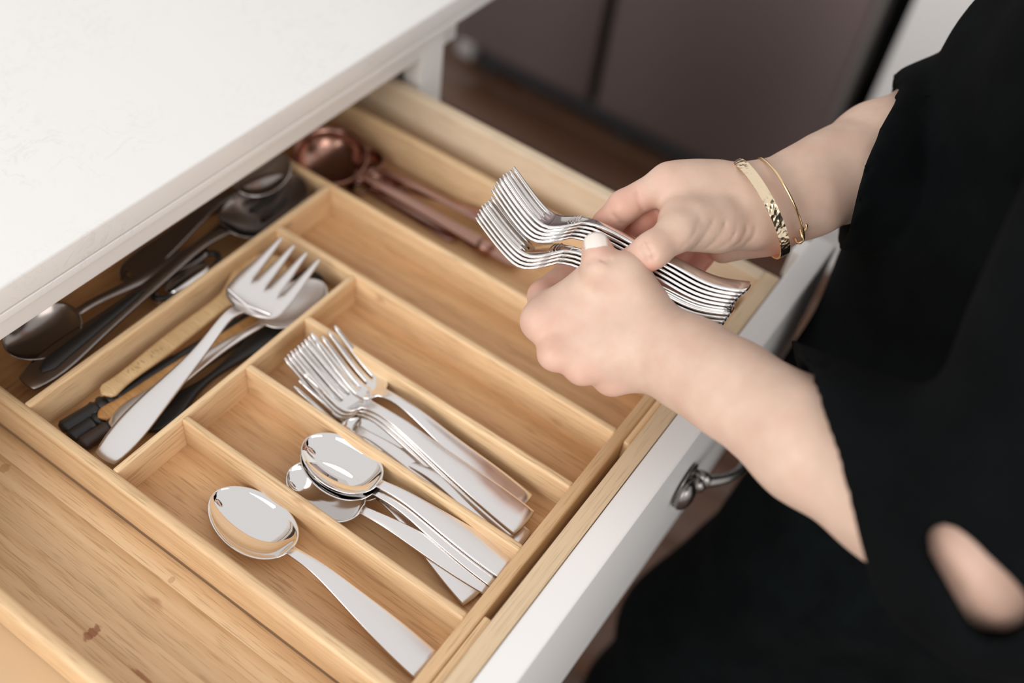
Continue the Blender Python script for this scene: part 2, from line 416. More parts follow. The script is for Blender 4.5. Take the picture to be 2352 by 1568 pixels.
def spoon(name, L, hw, bw, bl, dip, prof, mats, thick=.0019, end=.0012, nst=None):
    """hw: handle half-widths [(y,w)], bw: bowl half width, bl: bowl length, prof: side profile [(y,z)] of the rim line"""
    r = empty(name)
    yb = L-bl
    ys = np.concatenate([np.linspace(0, yb, 26), L-bl*(.5+.5*np.cos(np.linspace(0, math.pi, 27)))[1:]])
    hwy = np.array([p[0] for p in hw]); hww = np.array([p[1] for p in hw])
    z = spline([p[0] for p in prof], [p[1] for p in prof], ys)
    nu = 14; V = []; TH = []
    for y, zz in zip(ys, z):
        t = (y-yb)/bl
        if t <= 0: wv = float(np.interp(y, hwy, hww)) if len(hw) < 3 else float(max(.0015, spline(hwy, hww, [y])[0])); d = 0
        else:
            e = max(0.0, 1-(2*t-1)**2)
            tt = min(1, t/.16); wb = bw*(e**.5)*(1-.10*(t-.5)); neck = float(hww[-1])
            wv = max(wb, neck*(1-tt)) if t < .5 else wb
            d = dip*max(0, 1-(2*(t-.03)/.97-1)**2)**.8 if t < 1 else 0
        wv = max(wv, .00025)
        for k in range(nu+1):
            u = -1+2*k/nu
            u = math.copysign(abs(u)**.9, u)
            V.append((u*wv, y-(1-u*u)*end*(1 if y < 1e-6 else 0), zz-d*(1-u*u)**.85 + (0.0007*(1-u*u) if t <= 0 else 0)))
            TH.append(thick if t <= 0 else thick*(.75-.2*abs(u)))
    F = [(i*(nu+1)+k, i*(nu+1)+k+1, (i+1)*(nu+1)+k+1, (i+1)*(nu+1)+k) for i in range(len(ys)-1) for k in range(nu)]
    Vs, Fs, Ss = shell(V, F, TH)
    yy = [v[1] for v in V]
    cut = 25*(nu+1)
    split_parts(Vs, Fs, Ss, lambda s: 1 if min(s) >= cut else 0, mats, ['handle', 'bowl'], r)
    return r
def fork(name, L, hw, prof, root, pitch, tw, head, mats, thick=.0021, end=.0012, shoulder=None, rings=None):
    """root: y where the tines start; pitch: tine spacing; tw: (root half width, tip half width) of a tine; head: half width at the root"""
    r = empty(name)
    ysh = shoulder
    ys = np.concatenate([np.linspace(0, ysh, 24), np.linspace(ysh, root, 8)[1:], np.linspace(root, L, 13)[1:]])
    nroot = 24+7-1
    z = spline([p[0] for p in prof], [p[1] for p in prof], ys)
    hwy = [p[0] for p in hw]; hww = [p[1] for p in hw]
    V = []; TH = []; C = 12
    for i, (y, zz) in enumerate(zip(ys, z)):
        if y <= ysh: wv = max(.0015, float(spline(hwy, hww, [y])[0]))
        else:
            t = min(1, (y-ysh)/((root-ysh)*.62)); wv = hww[-1] + (head-hww[-1])*(1-(1-t)**2.2)
        for k in range(C):
            tn, c = divmod(k, 3)
            if i <= nroot:
                g0 = ((tn-1.5)*pitch + (c-1)*tw[0])/(1.5*pitch+tw[0])
                u = g0; x = u*wv
            else:
                s = (y-root)/(L-root)
                h = tw[0]+(tw[1]-tw[0])*s
                cx = (tn-1.5)*(pitch*(1-.02*s))
                sc = head/(1.5*pitch+tw[0])
                x = cx*sc + (c-1)*h*(1 if s < 1 else .55); u = x/head
            cr = .0007*(1-u*u) if y < ysh else .0
            V.append((x, y-(1-u*u)*end*(1 if y < 1e-6 else 0), zz+cr-(.0012*(1-u*u) if y > ysh else .0012*(1-u*u)*max(0, (y-ysh*.9)/(ysh*.1)))))
            TH.append(thick*(1 if i <= nroot else 1-.25*(y-root)/(L-root)))
    F = []
    for i in range(len(ys)-1):
        for k in range(C-1):
            if i >= nroot and k % 3 == 2: continue
            F.append((i*C+k, i*C+k+1, (i+1)*C+k+1, (i+1)*C+k))
    Vs, Fs, Ss = shell(V, F, TH)
    def part(s):
        i = min(s)//C
        if i < 23: return 0
        if i < nroot: return 1
        return 2+(min(s) % C)//3
    split_parts(Vs, Fs, Ss, part, mats, ['handle', 'head', 'tine', 'tine', 'tine', 'tine'], r)
    if rings:
        for ry in rings:
            wv = max(.0015, float(spline(hwy, hww, [min(ry, ysh)])[0])) if ry <= ysh else hww[-1]+(head-hww[-1])*.55
            zz = float(spline([p[0] for p in prof], [p[1] for p in prof], [ry])[0])
            pts = [(-wv*.86+2*wv*.86*k/10, ry+.0015*(1-(k/5-1)**2), zz+.0003-.0009*(1-(k/5-1)**2)*(1 if ry > ysh else -.6)) for k in range(11)]
            tube('ring', pts, .0004, mats[1], r, 6)
    return r
def dup(root):
    r = root.copy(); COL.objects.link(r)
    for ch in list(root.children):
        c = ch.copy(); COL.objects.link(c); c.parent = r
        for g in list(ch.children):
            d = g.copy(); COL.objects.link(d); d.parent = c
    return r
def lay(o, A, B, up=(0,0,1), L=None, off=None):
    """handle end at A, tip towards B, sheet normal as near to `up` as the direction allows; off: heights of the end and the tip above the object's own base line"""
    A = Vector(A); B = Vector(B)
    for _ in range(2):
        y = (B-A).normalized(); u = Vector(up); x = y.cross(u).normalized(); z = x.cross(y)
        if off and _ == 0: A = A-z*off[0]; B = B-z*off[1]
    s = (B-A).length/L if L else 1.0
    m = Matrix.Identity(4)
    for i in range(3): m[i][0] = x[i]*s; m[i][1] = y[i]*s; m[i][2] = z[i]*s; m[i][3] = A[i]
    o.matrix_world = m
    return o
spoon_m = [BRUSH, BOWL]; fork_m = [BRUSH, STEEL, STEEL, STEEL, STEEL, STEEL]
HWs = [(0, .0112), (.02, .0108), (.06, .0078), (.10, .0044), (.119, .0036)]
PRs = [(0, .004), (.03, .0085), (.07, .0145), (.100, .0165), (.122, .0118), (.140, .0095), (.19, .0095)]
def tspoon(mats=spoon_m): return spoon('table_spoon', .190, HWs, .0222, .071, .0092, PRs, mats)
F0 = TF
# lone spoon in the nearest compartment
SO = (.004, .0095)
s = tspoon(); lay(s, (-0.1649, 0.0038, -0.0255), (-0.1571, 0.1907, -0.0195), (0.02,0,1), .190, SO)
tag(s, 'steel spoon lying alone in the nearest narrow compartment', 'spoon')
G = 'steel spoons piled in one compartment'
s2 = tspoon(); lay(s2, (-0.0827, 0.0010, -0.0150), (-0.0948, 0.1663, -0.0045), (-.10,0,1), .190, SO)
tag(s2, 'topmost spoon of the piled spoons, bowl face up and mirror bright', 'spoon', G)
s3 = dup(s2); lay(s3, (-0.0895, 0.0034, -0.0195), (-0.0971, 0.1649, -0.0085), (-.10,0,1), .190, SO)
tag(s3, 'second spoon of the pile, nested just under the topmost one', 'spoon', G)
s4 = dup(s2); lay(s4, (-0.0950, 0.0048, -0.0225), (-0.1151, 0.1636, -0.0165), (-.35,0,1), .190, SO)
tag(s4, 'dark reflecting spoon low in the pile, its bowl sticking out nearest the divider', 'spoon', G)
s5 = dup(s2); lay(s5, (-0.1089, 0.0099, -0.0255), (-0.0809, 0.1593, -0.0190), (0,0,1), .190, SO)
tag(s5, 'bottom spoon of the pile, its flared handle end crossing out towards the front', 'spoon', G)
# forks in the third compartment
HWf = [(0, .0112), (.02, .0106), (.07, .0072), (.115, .0042), (.140, .0036), (.150, .0045)]
PRf = [(0, .004), (.03, .0075), (.08, .0125), (.12, .0160), (.142, .0105), (.158, .0052), (.175, .0105), (.205, .031)]
FO = (.004, .031)
def tfork(): return fork('table_fork', .205, HWf, PRf, .161, .0066, (.0022, .0011), .0128, fork_m, shoulder=.145)
GF = 'steel forks piled in one compartment'
f1 = tfork(); lay(f1, (-0.0358, 0.0215, -0.0170), (-0.0233, 0.2065, 0.0140), (-.06,0,1), .205, FO)
tag(f1, 'topmost fork of the forks in the tray, wide handle end beside the empty slot', 'fork', GF)
lab = ['second fork of the tray pile, lying just left of the topmost one',
       'third fork of the tray pile, thin edge showing under the second',
       'fourth fork of the tray pile, tines nearest the divider',
       'lowest fork of the tray pile, dark tines just above the divider']
for i, (A, B, up) in enumerate((((-0.0470, 0.0127, -0.0175), (-0.0399, 0.2152, 0.0105), (-.12,0,1)),
                                ((-0.0489, 0.0136, -0.0205), (-0.0416, 0.2168, 0.0070), (-.12,0,1)),
                                ((-0.0503, 0.0150, -0.0235), (-0.0433, 0.2183, 0.0035), (-.14,0,1)),
                                ((-0.0538, 0.0308, -0.0250), (-0.0621, 0.2006, -0.0010), (-.25,0,1)))):
    q = dup(f1); lay(q, A, B, up, .205, FO); tag(q, lab[i], 'fork', GF)
q = tspoon([BRUSH, BOWL]); lay(q, (-0.0541, 0.0075, -0.0255), (-0.0575, 0.1642, -0.0205), (-.05,0,1), .190, SO)
tag(q, 'spoon lying under the tray forks, dark bowl half hidden by them', 'spoon')

# serving fork on top of the wide compartment
sf = fork('serving_fork', .228, [(0, .0085), (.012, .0105), (.04, .0105), (.09, .0058), (.125, .0040), (.150, .0042)],
          [(0, .006), (.05, .012), (.11, .017), (.148, .018), (.158, .0105), (.175, .008), (.20, .009), (.228, .0125)], .180, .0125, (.0057, .0011), .0245,
          [SERVE, SERVE, SERVE, SERVE, SERVE, SERVE], .0022, .0016, .150)
lay(sf, (-0.1847, 0.2656, -0.0210), (0.0345, 0.2885, -0.0020), (.15,-.1,1), .228)
tag(sf, 'large satin steel serving fork with four broad tapering tines on the wooden spoons', 'serving fork')
rd = [(-.0245 + .049*k/12, .1625+.004*(1-abs(k/6-1)**2), .0116+.0004) for k in range(13)]
tube('ridge', [(-.020, .1615, .0112), (0, .1585, .0098), (.020, .1615, .0112)], .0011, SERVE, sf, 8)
# wooden spoon / spatula (hand made outlines)
def slab_outline(name, L, prof, thick, mt, dish=0, zc=None, n=60, rnd=.3):
    r = empty(name)
    ys = np.concatenate([[0, .0015, .004], np.linspace(.008, L-.008, n), [L-.004, L-.0015, L]])
    w = spline([p[0] for p in prof], [p[1] for p in prof], ys)
    V = []; nu = 8; y1 = prof[-1][0]
    z = spline([p[0] for p in zc], [p[1] for p in zc], ys) if zc else ys*0
    for y, ww, zz in zip(ys, w, z):
        ww = max(.0006, ww); t = max(0, (y-L*.68)/(L*.32)); d = dish*4*t*(1-t)
        for k in range(nu+1):
            u = -1+2*k/nu; V.append((u*ww, y, zz+.0012*(1-u*u)-d*(1-u*u)))
    F = [(i*(nu+1)+k, i*(nu+1)+k+1, (i+1)*(nu+1)+k+1, (i+1)*(nu+1)+k) for i in range(len(ys)-1) for k in range(nu)]
    Vs, Fs, Ss = shell(V, F, thick, rnd)
    cut = int(len(ys)*.66)*(nu+1)
    split_parts(Vs, Fs, Ss, lambda s: 1 if min(s) >= cut else 0, [mt, mt], ['handle', 'bowl' if dish else 'blade'], r)
    return r
ws = slab_outline('wooden_spoon', .245, [(0,.0015), (.003,.006), (.012,.0085), (.06,.0085), (.14,.0082), (.168,.0095), (.19,.0175), (.215,.0245), (.232,.0205), (.242,.0105), (.245,.001)], .005, SPOONWOOD, .004)
lay(ws, (-0.1512, 0.3059, -0.0120), (0.0305, 0.3087, -0.0120), (.0,0,1), .245)
tag(ws, 'pale wooden spoon with a round head under the serving fork tines', 'wooden spoon')
bm = bmesh.new()
for k in range(9):
    yy = .034 + k*.0042 + (.006 if k > 4 else 0)
    a = (k*1.7) % 1.2 - .6
    vs = bm_box(bm, -.0004, .0004, -.0022, .0022, 0, .0002)
    bmesh.ops.transform(bm, matrix=Matrix.Translation((.0015*((k % 3)-1), yy, .0013)) @ Matrix.Rotation(1.57+a, 4, 'Z'), verts=vs)
me = bpy.data.meshes.new('stamped_mark'); bm.to_mesh(me); bm.free()
so = mobj('stamped_mark', me, mat('burnt_mark', (.42,.26,.12), .6), ws); so['label'] = 'faint stamped marks'
wp = slab_outline('wooden_spatula', .23, [(0,.0015), (.003,.005), (.012,.0072), (.08,.0078), (.15,.0085), (.19,.014), (.22,.0165), (.228,.0145), (.23,.01)], .005, SPOONWOOD2)
lay(wp, (-0.1635, 0.2971, -0.0190), (0.0266, 0.2778, -0.0235), (.0,0,1), .23)
tag(wp, 'orange brown wooden spatula lying between the wooden spoon and the serving fork', 'spatula')
# spoon with rounded handle tip under the serving fork
us = spoon('steel_spoon', .20, [(0, .0055), (.006, .0085), (.03, .0092), (.07, .006), (.12, .0036), (.135, .0034)], .021, .062, .008, [(0,.004), (.05,.008), (.10,.011), (.138,.0085), (.20,.0085)], [SERVE, SERVE])
lay(us, (-0.1623, 0.2837, -0.0225), (0.0275, 0.2589, -0.0140), (.1,0,1), .20)
tag(us, 'steel spoon half hidden under the serving fork, rounded handle tip showing', 'spoon')
# black ribbed handles (three measuring tools) poking out at the end of the wide compartment
def ribbed(name, L, r0, mt, head):
    r = empty(name)
    pts = []; rads = []
    for k in range(41):
        t = k/40; pts.append((0, L*t, 0))
        rr = r0*(1-.12*t)
        if .26 < t < .50: rr *= 1.0 + (.16 if (k % 3) else -.22)
        if k in (0, 40): rr *= .6
        rads.append(rr)
    tube('handle', pts, rads, mt, r, 12, flat=(1.15, .8))
    if head:
        tube('shaft', [(0, L*.98, 0), (0, L*1.4, .001), (0, L*1.9, .001)], [r0*.75, r0*.55, r0*.5], mt, r, 10)
        hd = [(0, L*1.85, 0), (0, L*1.95, 0), (0, L*2.15, -.001), (0, L*2.35, -.001), (0, L*2.42, 0)]
        tube('head', hd, [r0*.5, r0*1.5, r0*2.2, r0*1.9, r0*.5], mt, r, 14, flat=(1.15, .35))
    return r
GM = 'black handled tools under the serving fork'
bl = [(((-0.1850, 0.3107, -0.0220)), ((0.0479, 0.2805, -0.0240)), 'black ribbed handle utensil nearest the back of the wide compartment', BLACKPL),
      (((-0.1857, 0.3015, -0.0235)), ((-0.0286, 0.2910, -0.0260)), 'black ribbed handle utensil in the middle of the three black handles', BLACKPL),
      (((-0.1851, 0.2914, -0.0240)), ((-0.0007, 0.2714, -0.0250)), 'dark brown ribbed handle utensil nearest the narrow compartments', DARKWOOD)]
for i, (A, B, lb, mt) in enumerate(bl):
    b = ribbed('black_utensil', (Vector(B)-Vector(A)).length/2.42, .0052, mt, True); lay(b, A, B, (0,0,1)); tag(b, lb, 'utensil', GM)
sc = slab_outline('silicone_scraper', .19, [(0,.0015), (.004,.006), (.05,.0075), (.11,.006), (.13,.010), (.15,.016), (.18,.0165), (.188,.014), (.19,.010)], .006, BLACKPL)
lay(sc, (-0.1507, 0.2707, -0.0235), (0.0029, 0.2606, -0.0170), (0,0,1), .19)
tag(sc, 'black scraper lying against the divider beside the serving fork', 'scraper')

# utensils in the rear compartment
big_h = [(0, .0075), (.008, .0098), (.05, .0098), (.11, .0055), (.165, .0042), (.178, .0040)]
bp = [(0, .004), (.06, .010), (.12, .0155), (.160, .0175), (.182, .0125), (.20, .011), (.255, .011)]
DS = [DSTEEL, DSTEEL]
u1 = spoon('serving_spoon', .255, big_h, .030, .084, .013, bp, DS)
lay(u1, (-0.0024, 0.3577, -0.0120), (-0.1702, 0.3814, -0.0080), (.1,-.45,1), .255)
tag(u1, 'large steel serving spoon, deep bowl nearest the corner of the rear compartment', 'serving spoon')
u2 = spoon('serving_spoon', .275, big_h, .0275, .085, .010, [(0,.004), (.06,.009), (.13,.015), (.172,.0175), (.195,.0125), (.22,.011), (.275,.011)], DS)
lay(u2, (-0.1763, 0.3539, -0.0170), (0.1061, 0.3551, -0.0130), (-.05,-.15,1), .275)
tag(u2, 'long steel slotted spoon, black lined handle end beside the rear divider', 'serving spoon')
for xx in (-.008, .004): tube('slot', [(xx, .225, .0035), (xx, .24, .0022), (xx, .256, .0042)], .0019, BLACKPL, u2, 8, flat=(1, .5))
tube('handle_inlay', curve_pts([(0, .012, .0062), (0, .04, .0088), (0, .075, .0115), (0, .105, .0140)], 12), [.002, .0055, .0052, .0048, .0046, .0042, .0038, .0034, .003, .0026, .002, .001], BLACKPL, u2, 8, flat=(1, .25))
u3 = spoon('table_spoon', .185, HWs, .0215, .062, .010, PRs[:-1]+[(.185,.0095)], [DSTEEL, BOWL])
lay(u3, (-0.0561, 0.3812, -0.0160), (0.1126, 0.3769, -0.0010), (-.1,-.2,1), .185)
tag(u3, 'bright bowled spoon by the far end of the rear compartment under the worktop', 'spoon')
tg = empty('serving_tongs', 'slim dark steel tongs lying along the rear compartment', 'tongs')
P0 = np.array((-0.0646, 0.3805, -0.0120)); P1 = np.array((0.0542, 0.3774, -0.0120)); dd = P1-P0; nn = np.array([-dd[1], dd[0], 0]); nn /= np.linalg.norm(nn)
for sgn, nm in ((1, 'arm'), (-1, 'arm')):
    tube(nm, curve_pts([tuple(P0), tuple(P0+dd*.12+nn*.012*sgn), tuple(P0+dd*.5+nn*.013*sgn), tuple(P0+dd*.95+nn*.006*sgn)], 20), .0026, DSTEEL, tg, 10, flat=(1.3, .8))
tube('hinge', [tuple(P0+dd*.93-nn*.010), tuple(P0+dd*.93+nn*.010)], .0042, STEEL, tg, 14)
pe = empty('peeler', 'steel peeler with a black loop lying against the rear divider', 'peeler')
Q0 = np.array((-0.0612, 0.3525, -0.0200)); Q1 = np.array((0.0016, 0.3479, -0.0160)); qd = Q1-Q0; qn = np.array([-qd[1], qd[0], 0]); qn /= np.linalg.norm(qn)
tube('blade', [tuple(Q0+qd*t) for t in (.18, .3, .7, .82)], [.004, .010, .010, .004], STEEL, pe, 14, flat=(1, .4))
lp = [tuple(Q0+qd*(.5+.5*math.cos(a))+qn*.012*math.sin(a)+np.array([0,0,.003])) for a in np.linspace(0, 2*math.pi, 25)[:-1]]
tube('loop', lp, .0024, BLACKPL, pe, 10, closed=True)
tube('end_cap', [tuple(Q0+qd*.05-qn*.006), tuple(Q0+qd*.05+qn*.006)], .004, SERVE, pe, 12)

# copper measuring spoons in the far section
GC = 'rose copper measuring spoons in the far tray section'
EF = DB+.0019
def mspoon(L, rb, hw, knob=False):
    r = empty('measuring_spoon')
    V = []; nu = 20; rings = 8
    bm = bmesh.new(); cy = L-rb
    rv = []
    for j in range(rings+1):
        ph = (j/rings)*math.pi/2
        rr = rb*math.sin(ph) if j else 0.0005; zz = -rb*.72*math.cos(ph)
        rv.append([bm.verts.new((rr*math.cos(2*math.pi*k/nu), cy+rr*math.sin(2*math.pi*k/nu), zz)) for k in range(nu)])
    for a, b in zip(rv, rv[1:]):
        for k in range(nu): bm.faces.new((a[k], a[(k+1) % nu], b[(k+1) % nu], b[k]))
    bm.faces.new(rv[0][::-1])
    me = bpy.data.meshes.new('bowl'); bm.to_mesh(me); bm.free(); smooth(me)
    o = mobj('bowl', me, COPPER, r); sm = o.modifiers.new('thickness', 'SOLIDIFY'); sm.thickness = .0012
    n = 24; ys = np.linspace(0, L-2*rb+.004, n); V = []
    for i, y in enumerate(ys):
        wv = float(np.interp(y, [0, .002, .006, L*.5, L-2*rb+.004], [.002, hw*.9, hw*1.05, hw*.75, hw*.7]))
        for k in range(5):
            u = -1+k/2; V.append((u*wv, y, .0006*(1-u*u)-.0002))
    F = [(i*5+k, i*5+k+1, i*5+6+k, i*5+5+k) for i in range(n-1) for k in range(4)]
    Vs, Fs, Ss = shell(V, F, .0018); ob = pydata('handle', Vs, Fs, COPPER, r, 40)
    if knob:
        bm = bmesh.new(); add_ball(bm, (0, .006, .002), .0085, (1, 1.05, .8))
        mk = bpy.data.meshes.new('knob'); bm.to_mesh(mk); bm.free(); smooth(mk); mobj('knob', mk, COPPER, r)
    tube('rim', [(rb*math.cos(a), cy+rb*math.sin(a), 0) for a in np.linspace(0, 2*math.pi, 33)[:-1]], .0009, COPPER, r, 8, closed=True)
    return r
cs = [((0.1730, 0.1660, -0.0330), (0.1539, 0.3974, -0.0100), .0330, .0056, 'largest rose copper measuring spoon, its wide dark bowl next to the worktop edge'),
      ((0.1703, 0.1936, -0.0340), (0.1765, 0.3388, -0.0300), .0130, .0062, 'short rose copper measuring spoon with a rounded handle end and a tiny bowl'),
      ((0.1975, 0.1813, -0.0300), (0.1815, 0.3585, -0.0220), .0150, .0046, 'rose copper measuring spoon whose handle runs under the held forks'),
      ((0.1645, 0.2284, -0.0360), (0.1646, 0.3472, -0.0340), .0120, .0050, 'rose copper measuring spoon lying lowest against the tray divider')]
for A, B, rb, hw, lb in cs:
    Lx = (Vector(A)-Vector(B)).length; m = mspoon(Lx, rb, hw, lb.startswith('short')); lay(m, A, B, (-.15,0,1)); tag(m, lb, 'measuring spoon', GC)
cs5 = mspoon(.15, .013, .0042); lay(cs5, (0.2076, 0.1805, -0.0220), (0.1865, 0.2872, -0.0300), (0,0,1)); tag(cs5, 'rose copper measuring spoon with its handle nearest the drawer side', 'measuring spoon', GC)

# ------------------------------------------------------------------ forks held in the hands
HWh = [(0, .0082), (.012, .0080), (.04, .0066), (.08, .0045), (.105, .0036), (.118, .0048)]
PRh = [(0, -.0022), (.02, -.0066), (.04, -.0052), (.066, -.0020), (.095, .0006), (.112, .0000), (.124, -.0055), (.134, -.0085), (.145, -.0045), (.170, .0135)]
hf = fork('held_fork', .170, HWh, PRh, .139, .0058, (.0018, .0011), .0112, [STEEL]*6, thick=.0019, end=.0010, shoulder=.113, rings=(.1165, .1185, .1205))
GH = 'forks held in the two hands'
UPN = Vector((.32, -.015, .945))
def hold(o, A, B, n, k, dx):
    A = Vector(A); B = Vector(B); y = (B-A).normalized(); x = y.cross(n).normalized(); z = x.cross(y)
    off = z*(-k*.0031) + y*dx
    lay(o, A+off, B+off, n)
names = ['topmost held fork, ringed neck and whole tine row showing above the upper bundle', 'second held fork from the top of the upper bundle',
         'third held fork from the top of the upper bundle', 'fourth held fork from the top of the upper bundle', 'lowest held fork of the upper bundle, resting above the thumb nail',
         'topmost fork of the lower held bundle, just under the gap between bundles', 'second fork from the top of the lower held bundle',
         'third fork from the top of the lower held bundle', 'lowest held fork of all, its curved back clear of the others']
A1, B1 = (0.0894, -0.0405, 0.1465), (0.0630, 0.1185, 0.1447)
A2, B2 = (0.0774, -0.0395, 0.1347), (0.0416, 0.1181, 0.1328)
for i in range(9):
    o = hf if i == 0 else dup(hf)
    if i < 5: hold(o, A1, B1, UPN, i, (-.001, .0005, .002, .003, .004)[i])
    else: hold(o, A2, B2, UPN, i-5, (0, .0008, .0016, .0022)[i-5])
    tag(o, names[i], 'fork', GH)

# ------------------------------------------------------------------ person: signed distance bodies
class Field:
    def __init__(s, lo, hi, h):
        s.h = h; s.lo = np.array(lo, float); n = np.ceil((np.array(hi)-s.lo)/h).astype(int)+1
        s.n = n; s.ax = [s.lo[i]+np.arange(n[i])*h for i in range(3)]
        s.F = np.full(n, 1.0, np.float32)
    def win(s, lo, hi):
        a = np.clip(np.floor((np.array(lo)-s.lo)/s.h).astype(int), 0, s.n-1); b = np.clip(np.ceil((np.array(hi)-s.lo)/s.h).astype(int)+1, 1, s.n)
        sl = tuple(slice(int(a[i]), int(max(b[i], a[i]+1))) for i in range(3))
        g = [s.ax[i][sl[i]].astype(np.float32) for i in range(3)]
        return sl, g
    def cone(s, a, b, ra, rb, k=.004, F=None, sub=False, sq=None, pad=.02):
        """round cone a->b merged into the field with blend k"""
        F = s.F if F is None else F
        a = np.array(a, float); b = np.array(b, float); m = max(ra, rb)+k+pad
        sl, (X, Y, Z) = s.win(np.minimum(a, b)-m, np.maximum(a, b)+m)
        X = X[:, None, None]; Y = Y[None, :, None]; Z = Z[None, None, :]
        d = b-a; L2 = float(d@d)+1e-12
        t = np.clip(((X-a[0])*d[0]+(Y-a[1])*d[1]+(Z-a[2])*d[2])/L2, 0, 1)
        dist = np.sqrt((X-a[0]-t*d[0])**2+(Y-a[1]-t*d[1])**2+(Z-a[2]-t*d[2])**2)-(ra+(rb-ra)*t)
        f = F[sl]
        if sub:
            g = -dist; hh = np.clip(k-np.abs(f-g), 0, None)/k; F[sl] = np.maximum(f, g)+hh*hh*k*.25
        else:
            hh = np.clip(k-np.abs(f-dist), 0, None)/k; F[sl] = np.minimum(f, dist)-hh*hh*k*.25
    def chain(s, pts, k=.004, F=None):
        for p, q in zip(pts, pts[1:]): s.cone(p[:3], q[:3], p[3], q[3], k, F)
    def crease(s, pts, r=.0011, k=.0022, out=0.0):
        for p, q in zip(pts, pts[1:]): s.cone(p, q, r, r, k, None, True, pad=.004)
def nets(fd, F=None):
    """naive surface nets"""
    F = fd.F if F is None else F
    ins = F < 0; nx, ny, nz = F.shape
    c = np.zeros((nx-1, ny-1, nz-1), np.int8)
    for i in (0, 1):
        for j in (0, 1):
            for k in (0, 1): c += ins[i:nx-1+i, j:ny-1+j, k:nz-1+k]
    act = (c > 0) & (c < 8); idx = -np.ones(act.shape, np.int64); cells = np.argwhere(act); idx[act] = np.arange(len(cells))
    P = np.zeros((len(cells), 3)); W = np.zeros(len(cells))
    cor = [(i, j, k) for i in (0, 1) for j in (0, 1) for k in (0, 1)]
    val = {q: F[cells[:, 0]+q[0], cells[:, 1]+q[1], cells[:, 2]+q[2]] for q in cor}
    for a in cor:
        for ax in range(3):
            if a[ax]: continue
            b = list(a); b[ax] = 1; b = tuple(b); va, vb = val[a], val[b]; m = (va < 0) != (vb < 0)
            t = np.where(m, va/(va-vb+1e-20), 0); p = np.array(a, float)[None, :].repeat(len(cells), 0); p[:, ax] += t
            P[m] += p[m]; W[m] += 1
    V = (cells+P/W[:, None])*fd.h+fd.lo
    faces = []
    for ax in range(3):
        o1, o2 = [(1, 2), (2, 0), (0, 1)][ax]
        sl0 = [slice(None)]*3; sl1 = [slice(None)]*3; sl0[ax] = slice(0, -1); sl1[ax] = slice(1, None)
        a = ins[tuple(sl0)]; b = ins[tuple(sl1)]; e = np.argwhere(a != b)
        e = e[(e[:, o1] > 0) & (e[:, o2] > 0) & (e[:, o1] < F.shape[o1]-1) & (e[:, o2] < F.shape[o2]-1)]
        fl = a[tuple(e.T)]
        q = []
        for d1, d2 in ((-1, -1), (0, -1), (0, 0), (-1, 0)):
            p = e.copy(); p[:, o1] += d1; p[:, o2] += d2; q.append(idx[tuple(p.T)])
        q = np.stack(q, 1); q[~fl] = q[~fl][:, ::-1]; faces.append(q)
    return V, np.concatenate(faces)
def relax(V, Fc, it=2, lam=.5):
    n = len(V); E = np.concatenate([Fc[:, [i, (i+1) % 4]] for i in range(4)])
    for _ in range(it):
        S = np.zeros_like(V); c = np.zeros(n)
        np.add.at(S, E[:, 0], V[E[:, 1]]); np.add.at(c, E[:, 0], 1); np.add.at(S, E[:, 1], V[E[:, 0]]); np.add.at(c, E[:, 1], 1)
        V = V+lam*(S/np.maximum(c, 1)[:, None]-V)
    return V
def fast_mesh(name, V, Fc, red=None):
    me = bpy.data.meshes.new(name); me.vertices.add(len(V)); me.vertices.foreach_set('co', np.asarray(V, np.float32).ravel())
    me.loops.add(len(Fc)*4); me.loops.foreach_set('vertex_index', np.asarray(Fc, np.int32).ravel())
    me.polygons.add(len(Fc)); me.polygons.foreach_set('loop_start', np.arange(0, len(Fc)*4, 4, dtype=np.int32))
    me.update(calc_edges=True); me.validate()
    if red is not None:
        a = me.attributes.new('red', 'FLOAT', 'POINT'); a.data.foreach_set('value', np.asarray(red, np.float32))
    smooth(me); return me
def redness(V, spots):
    r = np.zeros(len(V))
    for p, rad, amt in spots:
        d = np.linalg.norm(V-np.array(p[:3]), axis=1); r = np.maximum(r, min(.85, amt*1.25)*np.exp(-(d/rad)**2))
    return r

CAM = np.array((-0.40368, -0.14104, 0.59247))
person = empty('person', 'person in a black top and black trousers holding two bundles of forks over the drawer', 'person')

# left hand and forearm (nearest the camera): palm side wraps the lower bundle, thumb on top
LE = (-0.0247, -0.2217, 0.1615, 0.0256); LW = (0.0425, -0.0086, 0.1049, 0.0211)
LFOREARM = [(-0.0247, -0.2217, 0.1615, 0.0364), (-0.0080, -0.1757, 0.1510, 0.0359), (0.0062, -0.1247, 0.1379, 0.0342), (0.0239, -0.0671, 0.1249, 0.0283), (0.0344, -0.0387, 0.1155, 0.0266), (0.0425, -0.0086, 0.1049, 0.0259)]
hl = Field(np.array((-.14, -.32, -.02)), np.array((.10, .10, .24)), .00145)
hl.chain(LFOREARM, .010)
hl.cone((0.0465, -0.0016, 0.1110, 0.0173)[:3], (0.0364, -0.0528, 0.1166, 0.0214)[:3], .0175, .0205, .012)
hl.cone((0.0367, -0.0088, 0.0975, 0.0173)[:3], (0.0305, -0.0516, 0.1097, 0.0215)[:3], .016, .0205, .012)
LM = [(0.0118, 0.0576, 0.1053, 0.0103), (-0.0002, 0.0382, 0.0984, 0.0097), (0.0062, 0.0200, 0.0919, 0.0094), (0.0190, 0.0032, 0.0830, 0.0095)]
LWc = [(0.0447, 0.0049, 0.1150, 0.0172), (0.0381, -0.0026, 0.1106, 0.0171), (0.0352, -0.0072, 0.1036, 0.0166), (0.0352, -0.0111, 0.0954, 0.0151)]
for a, b in zip(LWc, LM): hl.cone(a[:3], b[:3], a[3], b[3]*1.02, .012)
